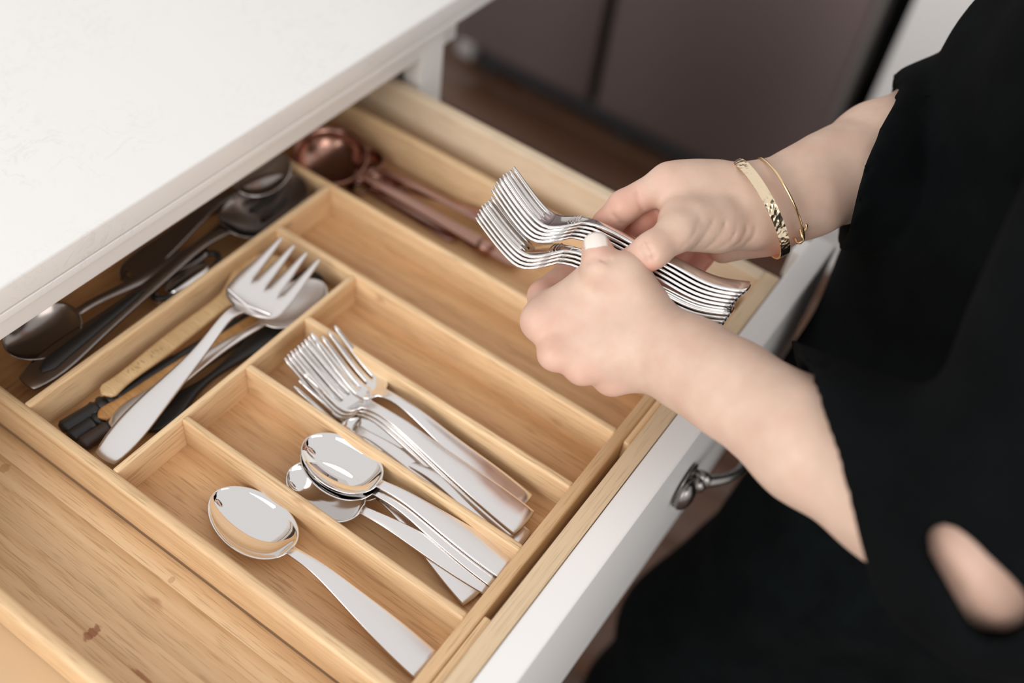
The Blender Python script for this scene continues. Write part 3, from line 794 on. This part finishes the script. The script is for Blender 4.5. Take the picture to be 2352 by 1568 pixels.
hl.cone((0.0336, 0.0174, 0.0978, 0.0197)[:3], (0.0216, 0.0365, 0.0963, 0.0169)[:3], .0195, .016, .014)
hl.cone((0.0490, 0.0186, 0.1214, 0.0139)[:3], (0.0284, 0.0465, 0.1085, 0.0112)[:3], .014, .011, .014)
hl.cone((0.0357, -0.0011, 0.0838, 0.0125)[:3], (0.0279, 0.0098, 0.0781, 0.0114)[:3], .013, .012, .012)
ff = np.full(hl.F.shape, 1.0, np.float32)
LF = [[LM[0], (0.0398, 0.0723, 0.0961, 0.0110), (0.0666, 0.0685, 0.0997, 0.0106), (0.0839, 0.0545, 0.1051, 0.0089)],
      [LM[1], (0.0401, 0.0540, 0.0698, 0.0098), (0.0813, 0.0511, 0.0733, 0.0092), (0.0925, 0.0373, 0.0913, 0.0081)],
      [LM[2], (0.0488, 0.0366, 0.0615, 0.0096), (0.0882, 0.0356, 0.0629, 0.0089), (0.0965, 0.0230, 0.0805, 0.0079)],
      [LM[3], (0.0543, 0.0166, 0.0602, 0.0086), (0.0856, 0.0152, 0.0590, 0.0080), (0.0935, 0.0059, 0.0749, 0.0069)]]
for c in LF: hl.chain(c, .003, ff)
k = .007; hh = np.clip(k-np.abs(hl.F-ff), 0, None)/k; hl.F = np.minimum(hl.F, ff)-hh*hh*k*.25
# thumb
LT = [(0.0529, 0.0002, 0.1169, 0.0128), (0.0511, 0.0247, 0.1391, 0.0104), (0.0412, 0.0386, 0.1424, 0.0104), (0.0501, 0.0474, 0.1477, 0.0099)]
hl.chain(LT, .007)
hl.cone(LT[1][:3], (0.0375, 0.0401, 0.1158, 0.0112)[:3], .011, .012, .012)
hl.cone((0.0508, 0.0255, 0.1446, 0.0003)[:3], (0.0506, 0.0225, 0.1405, 0.0003)[:3], .0062, .0070, .006)
hl.cone(LM[0][:3], (0.0460, 0.0456, 0.1168, 0.0102)[:3], .0095, .0115, .012)
hl.cone((0.0441, 0.0411, 0.1269, 0.0111)[:3], (0.0556, 0.0249, 0.1320, 0.0111)[:3], .0112, .0118, .010)
hl.cone((0.0410, 0.0351, 0.1165, 0.0140)[:3], (0.0535, 0.0145, 0.1206, 0.0140)[:3], .0140, .0140, .014)
hl.cone((0.0310, 0.0513, 0.1072, 0.0113)[:3], (0.0465, 0.0394, 0.1173, 0.0113)[:3], .0110, .0120, .012)
def on_surface(fd, p, depth=0.0):
    """first point of the body along the line of sight through p"""
    d = np.array(p)-CAM; d /= np.linalg.norm(d); t = np.arange(.35, 1.1, fd.h*.4); q = CAM+t[:, None]*d
    ix = np.round((q-fd.lo)/fd.h).astype(int); ok = np.all((ix >= 0) & (ix < fd.n), 1)
    v = np.ones(len(t)); v[ok] = fd.F[tuple(ix[ok].T)]
    k = int(np.argmax(v < 0)); return q[k]+d*depth
def fold(fd, pts, r=.0007, k=.0016, n=10):
    c = [on_surface(fd, p) for p in curve_pts([tuple(q[:3]) for q in pts], n)]
    fd.crease(c, r, k)
fold(hl, [(0.0295, 0.0450, 0.1545, 0.0003), (0.0358, 0.0389, 0.1571, 0.0003), (0.0390, 0.0305, 0.1561, 0.0003)], .0005)
fold(hl, [(0.0286, 0.0435, 0.1532, 0.0003), (0.0348, 0.0377, 0.1557, 0.0003), (0.0375, 0.0303, 0.1548, 0.0003)], .0004)
VL, FLc = nets(hl); VL = relax(VL, FLc, 2)
redL = redness(VL, [(LF[0][1], .016, .42), (LF[0][2], .014, .55), (LF[0][3], .02, .6), (LM[0], .014, .30), (LM[1], .014, .28), (LM[2], .013, .28), (LM[3], .013, .30), (LT[3], .012, .30), (LT[2], .010, .14), (LF[1][2], .02, .5), (LF[2][2], .02, .5), (LF[3][3], .02, .5), ((0.0087, 0.0077, 0.1224, 0.0003), .007, .14)])

# right hand and forearm (farther): thumb on the near side, fingers behind the forks
RFOREARM = [(0.3893, -0.1219, 0.1568, 0.0400), (0.3139, -0.0828, 0.1600, 0.0382), (0.2631, -0.0592, 0.1562, 0.0357), (0.2238, -0.0461, 0.1532, 0.0321), (0.1914, -0.0343, 0.1511, 0.0274), (0.1644, -0.0211, 0.1485, 0.0252)]
hr = Field(np.array((.02, -.18, .05)), np.array((.42, .10, .26)), .00150)
hr.chain(RFOREARM, .010)
hr.cone((0.1685, -0.0139, 0.1548, 0.0188)[:3], (0.2079, -0.0330, 0.1621, 0.0215)[:3], .0175, .020, .012)
hr.cone((0.1600, -0.0259, 0.1403, 0.0176)[:3], (0.1917, -0.0429, 0.1451, 0.0185)[:3], .0165, .018, .012)
RM = [(0.1237, 0.0402, 0.1604, 0.0109), (0.1390, 0.0397, 0.1428, 0.0110), (0.1484, 0.0237, 0.1222, 0.0106), (0.1545, 0.0061, 0.1103, 0.0095)]
RWc = [(0.1615, -0.0084, 0.1569, 0.0175), (0.1667, -0.0117, 0.1489, 0.0177), (0.1673, -0.0181, 0.1386, 0.0172), (0.1638, -0.0249, 0.1330, 0.0155)]
for a, b in zip(RWc, RM): hr.cone(a[:3], b[:3], a[3], b[3], .012)
hr.cone((0.1504, -0.0008, 0.1512, 0.0181)[:3], (0.1373, 0.0230, 0.1534, 0.0151)[:3], .018, .0145, .014)
hr.cone((0.1381, 0.0370, 0.1410, 0.0119)[:3], (0.1279, 0.0303, 0.1301, 0.0119)[:3], .0135, .0135, .012)
hr.cone((0.1468, 0.0164, 0.1595, 0.0110)[:3], (0.1303, 0.0346, 0.1606, 0.0110)[:3], .0112, .0108, .012)
# thenar and hypothenar pads
hr.cone((0.1406, -0.0175, 0.1445, 0.0162)[:3], (0.1086, 0.0108, 0.1522, 0.0164)[:3], .0160, .0160, .010)
hr.cone((0.1186, -0.0045, 0.1485, 0.0136)[:3], (0.0980, 0.0152, 0.1537, 0.0129)[:3], .0135, .0130, .010)
hr.cone((0.1644, -0.0303, 0.1259, 0.0114)[:3], (0.1434, -0.0053, 0.1141, 0.0102)[:3], .0110, .0100, .008)
fr_ = np.full(hr.F.shape, 1.0, np.float32)
RF = [[RM[0], (0.1000, 0.0560, 0.1454, 0.0110), (0.0943, 0.0627, 0.1289, 0.0102), (0.0950, 0.0569, 0.1095, 0.0084)],
      [RM[1], (0.1142, 0.0444, 0.1304, 0.0112), (0.1086, 0.0477, 0.1138, 0.0102), (0.1028, 0.0344, 0.0982, 0.0081)],
      [RM[2], (0.1376, 0.0223, 0.0995, 0.0098), (0.1209, 0.0242, 0.0870, 0.0092), (0.1009, 0.0133, 0.0880, 0.0078)],
      [RM[3], (0.1440, 0.0078, 0.0985, 0.0089), (0.1287, 0.0089, 0.0868, 0.0083), (0.1057, 0.0057, 0.0859, 0.0069)]]
for c in RF: hr.chain(c, .003, fr_)
k = .006; hh = np.clip(k-np.abs(hr.F-fr_), 0, None)/k; hr.F = np.minimum(hr.F, fr_)-hh*hh*k*.25
RT = [(0.1231, 0.0021, 0.1522, 0.0137), (0.0895, 0.0126, 0.1566, 0.0119), (0.0679, 0.0180, 0.1524, 0.0109), (0.0596, 0.0293, 0.1370, 0.0103)]
hr.chain(RT, .006)
# web of skin between thumb and index
hr.cone((0.1236, 0.0233, 0.1507, 0.0115)[:3], (0.1072, 0.0198, 0.1522, 0.0102)[:3], .0115, .0100, .012)
WRINKLES = [
            [(0.1015, 0.0045, 0.1682, 0.0003), (0.0931, 0.0030, 0.1608, 0.0003), (0.0821, 0.0044, 0.1527, 0.0003)],
            [(0.1046, -0.0029, 0.1676, 0.0003), (0.0958, -0.0039, 0.1602, 0.0003), (0.0850, -0.0017, 0.1525, 0.0003)],
            [(0.1082, -0.0098, 0.1676, 0.0003), (0.0991, -0.0111, 0.1598, 0.0003), (0.0896, -0.0078, 0.1535, 0.0003)],
            [(0.1111, -0.0166, 0.1671, 0.0003), (0.1033, -0.0183, 0.1601, 0.0003), (0.0952, -0.0152, 0.1549, 0.0003)],
            [(0.1141, -0.0220, 0.1672, 0.0003), (0.1070, -0.0244, 0.1606, 0.0003), (0.1004, -0.0214, 0.1566, 0.0003)],
            [(0.1162, -0.0269, 0.1669, 0.0003), (0.1115, -0.0291, 0.1622, 0.0003), (0.1064, -0.0271, 0.1589, 0.0003)]]
for c in WRINKLES: fold(hr, c, .00025, .0017)      # skin folds at the thumb base
for c in ([(0.0544, 0.0236, 0.1655, 0.0003), (0.0529, 0.0160, 0.1611, 0.0003), (0.0510, 0.0124, 0.1581, 0.0003)], [(0.0575, 0.0206, 0.1667, 0.0003), (0.0556, 0.0135, 0.1622, 0.0003), (0.0535, 0.0103, 0.1592, 0.0003)],
          [(0.0880, 0.0457, 0.1746, 0.0003), (0.0840, 0.0413, 0.1696, 0.0003), (0.0813, 0.0344, 0.1646, 0.0003)], [(0.0695, 0.0515, 0.1623, 0.0003), (0.0695, 0.0465, 0.1602, 0.0003), (0.0695, 0.0414, 0.1580, 0.0003)]): fold(hr, c, .0005, .0018)
VR, FRc = nets(hr); VR = relax(VR, FRc, 3)
redR = redness(VR, [(RF[0][1], .016, .35), (RF[0][2], .016, .60), (RF[0][3], .018, .65), (RF[1][1], .018, .7), (RF[1][2], .02, .75), (RF[2][1], .022, .75), (RF[3][1], .020, .7), (RF[2][3], .02, .7), (RF[3][3], .02, .7), ((0.0615, 0.0169, 0.1387, 0.0003), .014, .62), (RT[3], .012, .5), (RT[2], .012, .18), (RM[0], .014, .15), ((0.1524, -0.0356, 0.1316, 0.0003), .016, .35), ((0.1067, 0.0452, 0.1489, 0.0003), .010, .25)])

# torso, legs, head under the clothes
LSH, RSH = (.15, -.21, .37), (.49, -.21, .40)
bd = Field((-.10, -.48, FZ-.01), (.66, .14, .82), .0085)
bd.cone((.32,-.235,.02), (.32,-.205,.22), .092, .098, .05); bd.cone((.26,-.20,.30), (.40,-.20,.31), .085, .085, .05)
bd.cone(LSH, RSH, .055, .055, .04); bd.cone((.32,-.20,.36), (.315,-.15,.50), .052, .048, .03)
bd.cone((.312,-.13,.59), (.312,-.10,.66), .078, .085, .03); bd.cone((.31,-.06,.58), (.31,-.085,.56), .045, .05, .03)
bd.cone((.31,-.012,.60), (.31,-.03,.625), .010, .014, .008)
for sx in (-1, 1):
    bd.cone((.312+sx*.087,-.115,.62), (.312+sx*.087,-.122,.645), .012, .014, .006)
bd.cone(LSH, LE[:3], .050, .042, .03); bd.cone(RSH, RFOREARM[0][:3], .050, .042, .03)
LH, LK, LA = (.25,-.21,-.05), (.172,-.120,-.38), (.065,-.085,-.755)
RH, RK, RA = (.395,-.28,-.05), (.445,-.300,-.375), (.480,-.345,-.755)
for H, K, A in ((LH, LK, LA), (RH, RK, RA)):
    bd.cone(H, K, .088, .058, .03); bd.cone(K, A, .055, .036, .03); bd.cone(A, (A[0], A[1]+.13, FZ+.03), .034, .028, .02)
VB, FB = nets(bd); VB = relax(VB, FB, 2)
off1 = len(VL); off2 = off1+len(VR)
allV = np.concatenate([VL, VR, VB]); allF = np.concatenate([FLc, FRc+off1, FB+off2]); red = np.concatenate([redL, redR, np.full(len(VB), .12)])
mobj('body', fast_mesh('body', allV, allF, red), SKIN, person)

# nails: curved plates on the finger ends
def nail(c, ax, up, w, l, name='thumb_nail'):
    ax = Vector(ax).normalized(); up = Vector(up); s = ax.cross(up).normalized(); up = s.cross(ax).normalized(); c = Vector(c)
    V = []; n = 10
    for j in range(n+1):
        v = -1+2*j/n
        for k in range(n+1):
            u = -1+2*k/n
            wv = w*(1-.12*max(0, -v)) * (1 if v < .4 else (1-.35*((v-.4)/.6)**2.0))
            if v < -.5: wv *= 1-.35*((-v-.5)/.5)**2
            V.append(c+s*u*wv+ax*(v*l)+up*(-(u*u)*w*.42 - max(0, v)**2*l*.22))
    F = [(j*(n+1)+k, j*(n+1)+k+1, (j+1)*(n+1)+k+1, (j+1)*(n+1)+k) for j in range(n) for k in range(n)]
    Vn = np.array(V); n0 = np.cross(Vn[1]-Vn[0], Vn[n+1]-Vn[0])
    if n0@np.array(up) < 0: F = [q[::-1] for q in F]
    me = bpy.data.meshes.new(name); me.from_pydata([tuple(p) for p in V], [], F); smooth(me)
    o = mobj(name, me, NAIL, person); md = o.modifiers.new('thickness', 'SOLIDIFY'); md.thickness = .0009; md.offset = 0
    o['label'] = 'pale polished nail'
    return o
t2 = Vector(LT[2][:3]); t3 = Vector(LT[3][:3]); camv = Vector((-0.40368, -0.14104, 0.59247))
nail(Vector(on_surface(hl, (0.0392, 0.0442, 0.1620), -.0004)), t3-t2, (camv-t3), .0072, .0085)

# clothes
cl = Field((-.14, -.50, -.13), (.66, .10, .52), .0052)
def folds(fd, amp, fx, fy, fz, ph=0.0):
    X = fd.ax[0][:, None, None]; Y = fd.ax[1][None, :, None]; Z = fd.ax[2][None, None, :]
    return (amp*(np.sin(fx*X+1.7*np.sin(fz*Z*.5+ph))*np.sin(fz*Z+fy*Y+ph))).astype(np.float32)
cl.cone((.32,-.215,-.08), (.32,-.197,.22), .135, .120, .06); cl.cone((.28,-.165,-.08), (.30,-.182,.20), .100, .100, .06); cl.cone((.38,-.175,-.08), (.39,-.182,.2), .100, .100, .06)
cl.cone(LSH, RSH, .075, .075, .05); cl.cone((.26,-.200,.31), (.40,-.200,.31), .098, .098, .05)
sl_ = np.full(cl.F.shape, 1.0, np.float32)
LC = (0.0332, -0.1423, 0.1036); RC = (0.2449, -0.0561, 0.1525)
cl.chain([(*LSH, .075), (LE[0]+.012, LE[1]-.008, LE[2]+.008, .058), (*(-0.0010, -0.1464, 0.1445), .0450), (*(0.0199, -0.0813, 0.1278), .0440)], .03, sl_)
sr_ = np.full(cl.F.shape, 1.0, np.float32)
cl.chain([(*RSH, .078), (RFOREARM[0][0], RFOREARM[0][1], RFOREARM[0][2], .062), (*(0.2458, -0.0553, 0.1535), .0505), (*(0.1901, -0.0343, 0.1528), .0475)], .03, sr_)
X = cl.ax[0][:, None, None]; Y = cl.ax[1][None, :, None]; Z = cl.ax[2][None, None, :]
def plane(fd, p, n):
    n = np.array(n, float); n /= np.linalg.norm(n)
    return ((fd.ax[0][:, None, None]-p[0])*n[0]+(fd.ax[1][None, :, None]-p[1])*n[1]+(fd.ax[2][None, None, :]-p[2])*n[2]).astype(np.float32)
# cuff planes through the hem lines seen on each forearm
def cuff(p, q, axis):
    e = np.array(q)-np.array(p); v = np.array(axis, float); view = (np.array(p)+np.array(q))/2-np.array((-0.40368, -0.14104, 0.59247))
    n = np.cross(e, view); n = n if n@v > 0 else -n
    return n/np.linalg.norm(n)+.0*v
lp0, lp1 = (0.0266, -0.1014, 0.1652), (-0.0332, -0.1810, 0.1246)
ln = cuff(lp0, lp1, np.array(LW[:3])-np.array(LE[:3]))
rp0, rp1 = (0.2713, -0.0489, 0.1806), (0.2148, -0.0650, 0.1287)
rn = cuff(rp0, rp1, np.array(RFOREARM[5][:3])-np.array(RFOREARM[0][:3]))
sl_ = np.maximum(sl_, plane(cl, lp0, ln)); sr_ = np.maximum(sr_, plane(cl, rp0, rn))
cl.F = np.minimum(np.minimum(cl.F, sl_), sr_)
cl.F = np.maximum(cl.F, (-.105-cl.ax[2])[None, None, :].astype(np.float32))
inner = np.full(cl.F.shape, 1.0, np.float32)
cl.chain([(q[0], q[1], q[2], q[3]+.0035) for q in LFOREARM[1:]], .01, inner)
cl.chain([(q[0], q[1], q[2], q[3]+.0035) for q in RFOREARM[1:]], .01, inner)
# opening at the elbow through which skin shows
hole = np.full(cl.F.shape, 1.0, np.float32)
for c in (((-0.0512, -0.2018, 0.1864), (-0.0580, -0.2344, 0.1727)), ((-0.0627, -0.1998, 0.1996), (-0.0707, -0.2310, 0.1882)), ((-0.0756, -0.1976, 0.2144), (-0.0835, -0.2275, 0.2037)), ((-0.0885, -0.1954, 0.2293), (-0.0948, -0.2245, 0.2175))):
    cl.cone(c[0], c[1], .0120, .0185, .01, hole)
inner = np.minimum(inner, hole)
cl.F = np.maximum(cl.F, -inner)
cl.F += folds(cl, .005, 38, 9, 21)
V, Fq = nets(cl); V = relax(V, Fq, 2)
o = mobj('blouse', fast_mesh('blouse', V, Fq), BLOUSE, person); o['label'] = 'loose black top with wide sleeves'
tr = Field((-.05, -.50, FZ+.0), (.64, .06, .02), .0068)
for H, K, A in ((LH, LK, LA), (RH, RK, RA)):
    tr.cone((H[0], H[1], .03), H, .12, .108, .03); tr.cone(H, K, .104, .082, .03); tr.cone(K, A, .080, .075, .03); tr.cone(A, (A[0], A[1], FZ+.02), .075, .082, .02)
tr.cone((.26,-.275,-.02), (.24,-.27,-.30), .115, .100, .04); tr.cone((.40,-.29,-.02), (.44,-.33,-.55), .112, .095, .04)
tr.F += folds(tr, .005, 24, 14, 30, .6)
tr.F = np.maximum(tr.F, (tr.ax[2]-.005)[None, None, :].astype(np.float32))
V, Fq = nets(tr); V = relax(V, Fq, 1)
o = mobj('trousers', fast_mesh('trousers', V, Fq), DENIM, person); o['label'] = 'black trousers'
for H in (LA, RA):
    bm = bmesh.new(); add_ball(bm, (H[0], H[1]+.07, FZ+.035), .05, (.9, 2.3, .72))
    me = bpy.data.meshes.new('shoe'); bm.to_mesh(me); bm.free(); smooth(me); mobj('shoe', me, BLACKPL, person)
bm = bmesh.new(); add_ball(bm, (.312,-.125,.655), .104, (.95,1.05,1.0)); add_ball(bm, (.312,-.19,.54), .06, (1.2,.7,1.6))
me = bpy.data.meshes.new('hair'); bm.to_mesh(me); bm.free(); smooth(me); mobj('hair', me, HAIR, person)

# ------------------------------------------------------------------ jewellery
def ring_frame(c, axis, a, b, top, seg=64, flat=None):
    ax = Vector(axis).normalized(); u = Vector(top); u = (u-ax*u.dot(ax)).normalized(); v = ax.cross(u)
    return [Vector(c)+u*math.cos(t)*a+v*math.sin(t)*b for t in np.linspace(0, 2*math.pi, seg+1)[:-1]], ax
wrist_axis = Vector(RFOREARM[5][:3])-Vector(RFOREARM[2][:3])
bc = Vector((0.1566, -0.0153, 0.1487))
ptop = Vector((0.1649, 0.0126, 0.1670))-Vector((0.1477, -0.0440, 0.1297))
view = (Vector((0.1566, -0.0153, 0.1487))-camv).normalized()
def bangle(name, p_top, p_bot, tilt, wid, th, mt, label, n=72):
    """band whose ring plane holds the line p_top-p_bot and leans `tilt` out of the viewing direction"""
    r = empty(name, label, 'bracelet')
    c = (Vector(p_top)+Vector(p_bot))/2; a = (Vector(p_top)-Vector(p_bot)); A = a.length/2; a.normalize()
    vw = (c-camv).normalized(); side = a.cross(vw).normalized()
    if side.dot(Vector(cam_rot[0])) > 0: side = -side
    b = (vw*math.cos(tilt)+side*math.sin(tilt)).normalized(); b = (b-a*b.dot(a)).normalized(); nrm = a.cross(b).normalized()
    return r, c, a, b, nrm, A
r, c, a, b, nrm, A = bangle('gold_bangle', (0.1641, 0.0124, 0.1676), (0.1468, -0.0439, 0.1303), math.radians(13), .004, .001, HGOLD, 'flat hammered gold bangle nearest the hand on the far wrist')
V = []; F = []; n = 96; B_ = A*1.0
for i in range(n):
    t = 2*math.pi*i/n
    base = a*math.cos(t)*A+b*math.sin(t)*B_; rad = (a*math.cos(t)/A+b*math.sin(t)/B_).normalized()
    for (du, dn) in ((0, -.0034), (0, .0034), (.0012, .0034), (.0012, -.0034)):
        V.append(c+base+rad*du+nrm*dn)
for i in range(n):
    j = (i+1) % n
    for k in range(4): F.append((i*4+k, i*4+(k+1) % 4, j*4+(k+1) % 4, j*4+k))
o = pydata('band', V, F, HGOLD, r, 40)
r, c, a, b, nrm, A = bangle('wire_bracelet', (0.1781, 0.0015, 0.1689), (0.1623, -0.0496, 0.1349), math.radians(12), .001, .001, GOLD, 'thin gold wire bracelet with a hook clasp, nearer the sleeve')
B_ = A*1.06
tube('wire', [c+a*math.cos(t)*A+b*math.sin(t)*B_ for t in np.linspace(0, 2*math.pi, 73)[:-1]], .00085, GOLD, r, 8, closed=True)
tube('hook', curve_pts([(0.1549, -0.0377, 0.1528), (0.1579, -0.0433, 0.1530), (0.1597, -0.0481, 0.1524), (0.1574, -0.0497, 0.1499), (0.1546, -0.0476, 0.1485)], 16), .0009, GOLD, r, 8)
tube('coil', curve_pts([(0.1541, -0.0367, 0.1539), (0.1539, -0.0397, 0.1539), (0.1580, -0.0418, 0.1536)], 6), .0013, GOLD, r, 8)
tube('clasp', curve_pts([(0.1553, -0.0470, 0.1493), (0.1530, -0.0499, 0.1476), (0.1522, -0.0516, 0.1449), (0.1513, -0.0500, 0.1422), (0.1533, -0.0465, 0.1425)], 16), .0010, GOLD, r, 8)
rg = empty('gold_ring', 'small gold ring on a finger of the far hand behind the forks', 'ring')
rp = Vector((0.1168, 0.0140, 0.1144)); 
rpts = [rp+(Vector(RF[2][1][:3])-rp)*.0 + Vector(RF[2][1][:3])*0 for _ in range(1)]
axr = (Vector(RF[2][1][:3])-Vector(RF[2][0][:3])).normalized(); cc = Vector(RF[2][0][:3])*.35+Vector(RF[2][1][:3])*.65
uu = (camv-cc); uu = (uu-axr*uu.dot(axr)).normalized(); vv = axr.cross(uu)
tube('band', [cc+(uu*math.cos(t)+vv*math.sin(t))*.0104 for t in np.linspace(0, 2*math.pi, 41)[:-1]], .0011, GOLD, rg, 8, closed=True)
box('stone', -.0017, .0017, -.0017, .0017, -.0012, .0012, GOLD, rg, .0003, 1).matrix_world = Matrix.Translation(cc+uu*.0118) @ uu.to_track_quat('Z', 'Y').to_matrix().to_4x4()
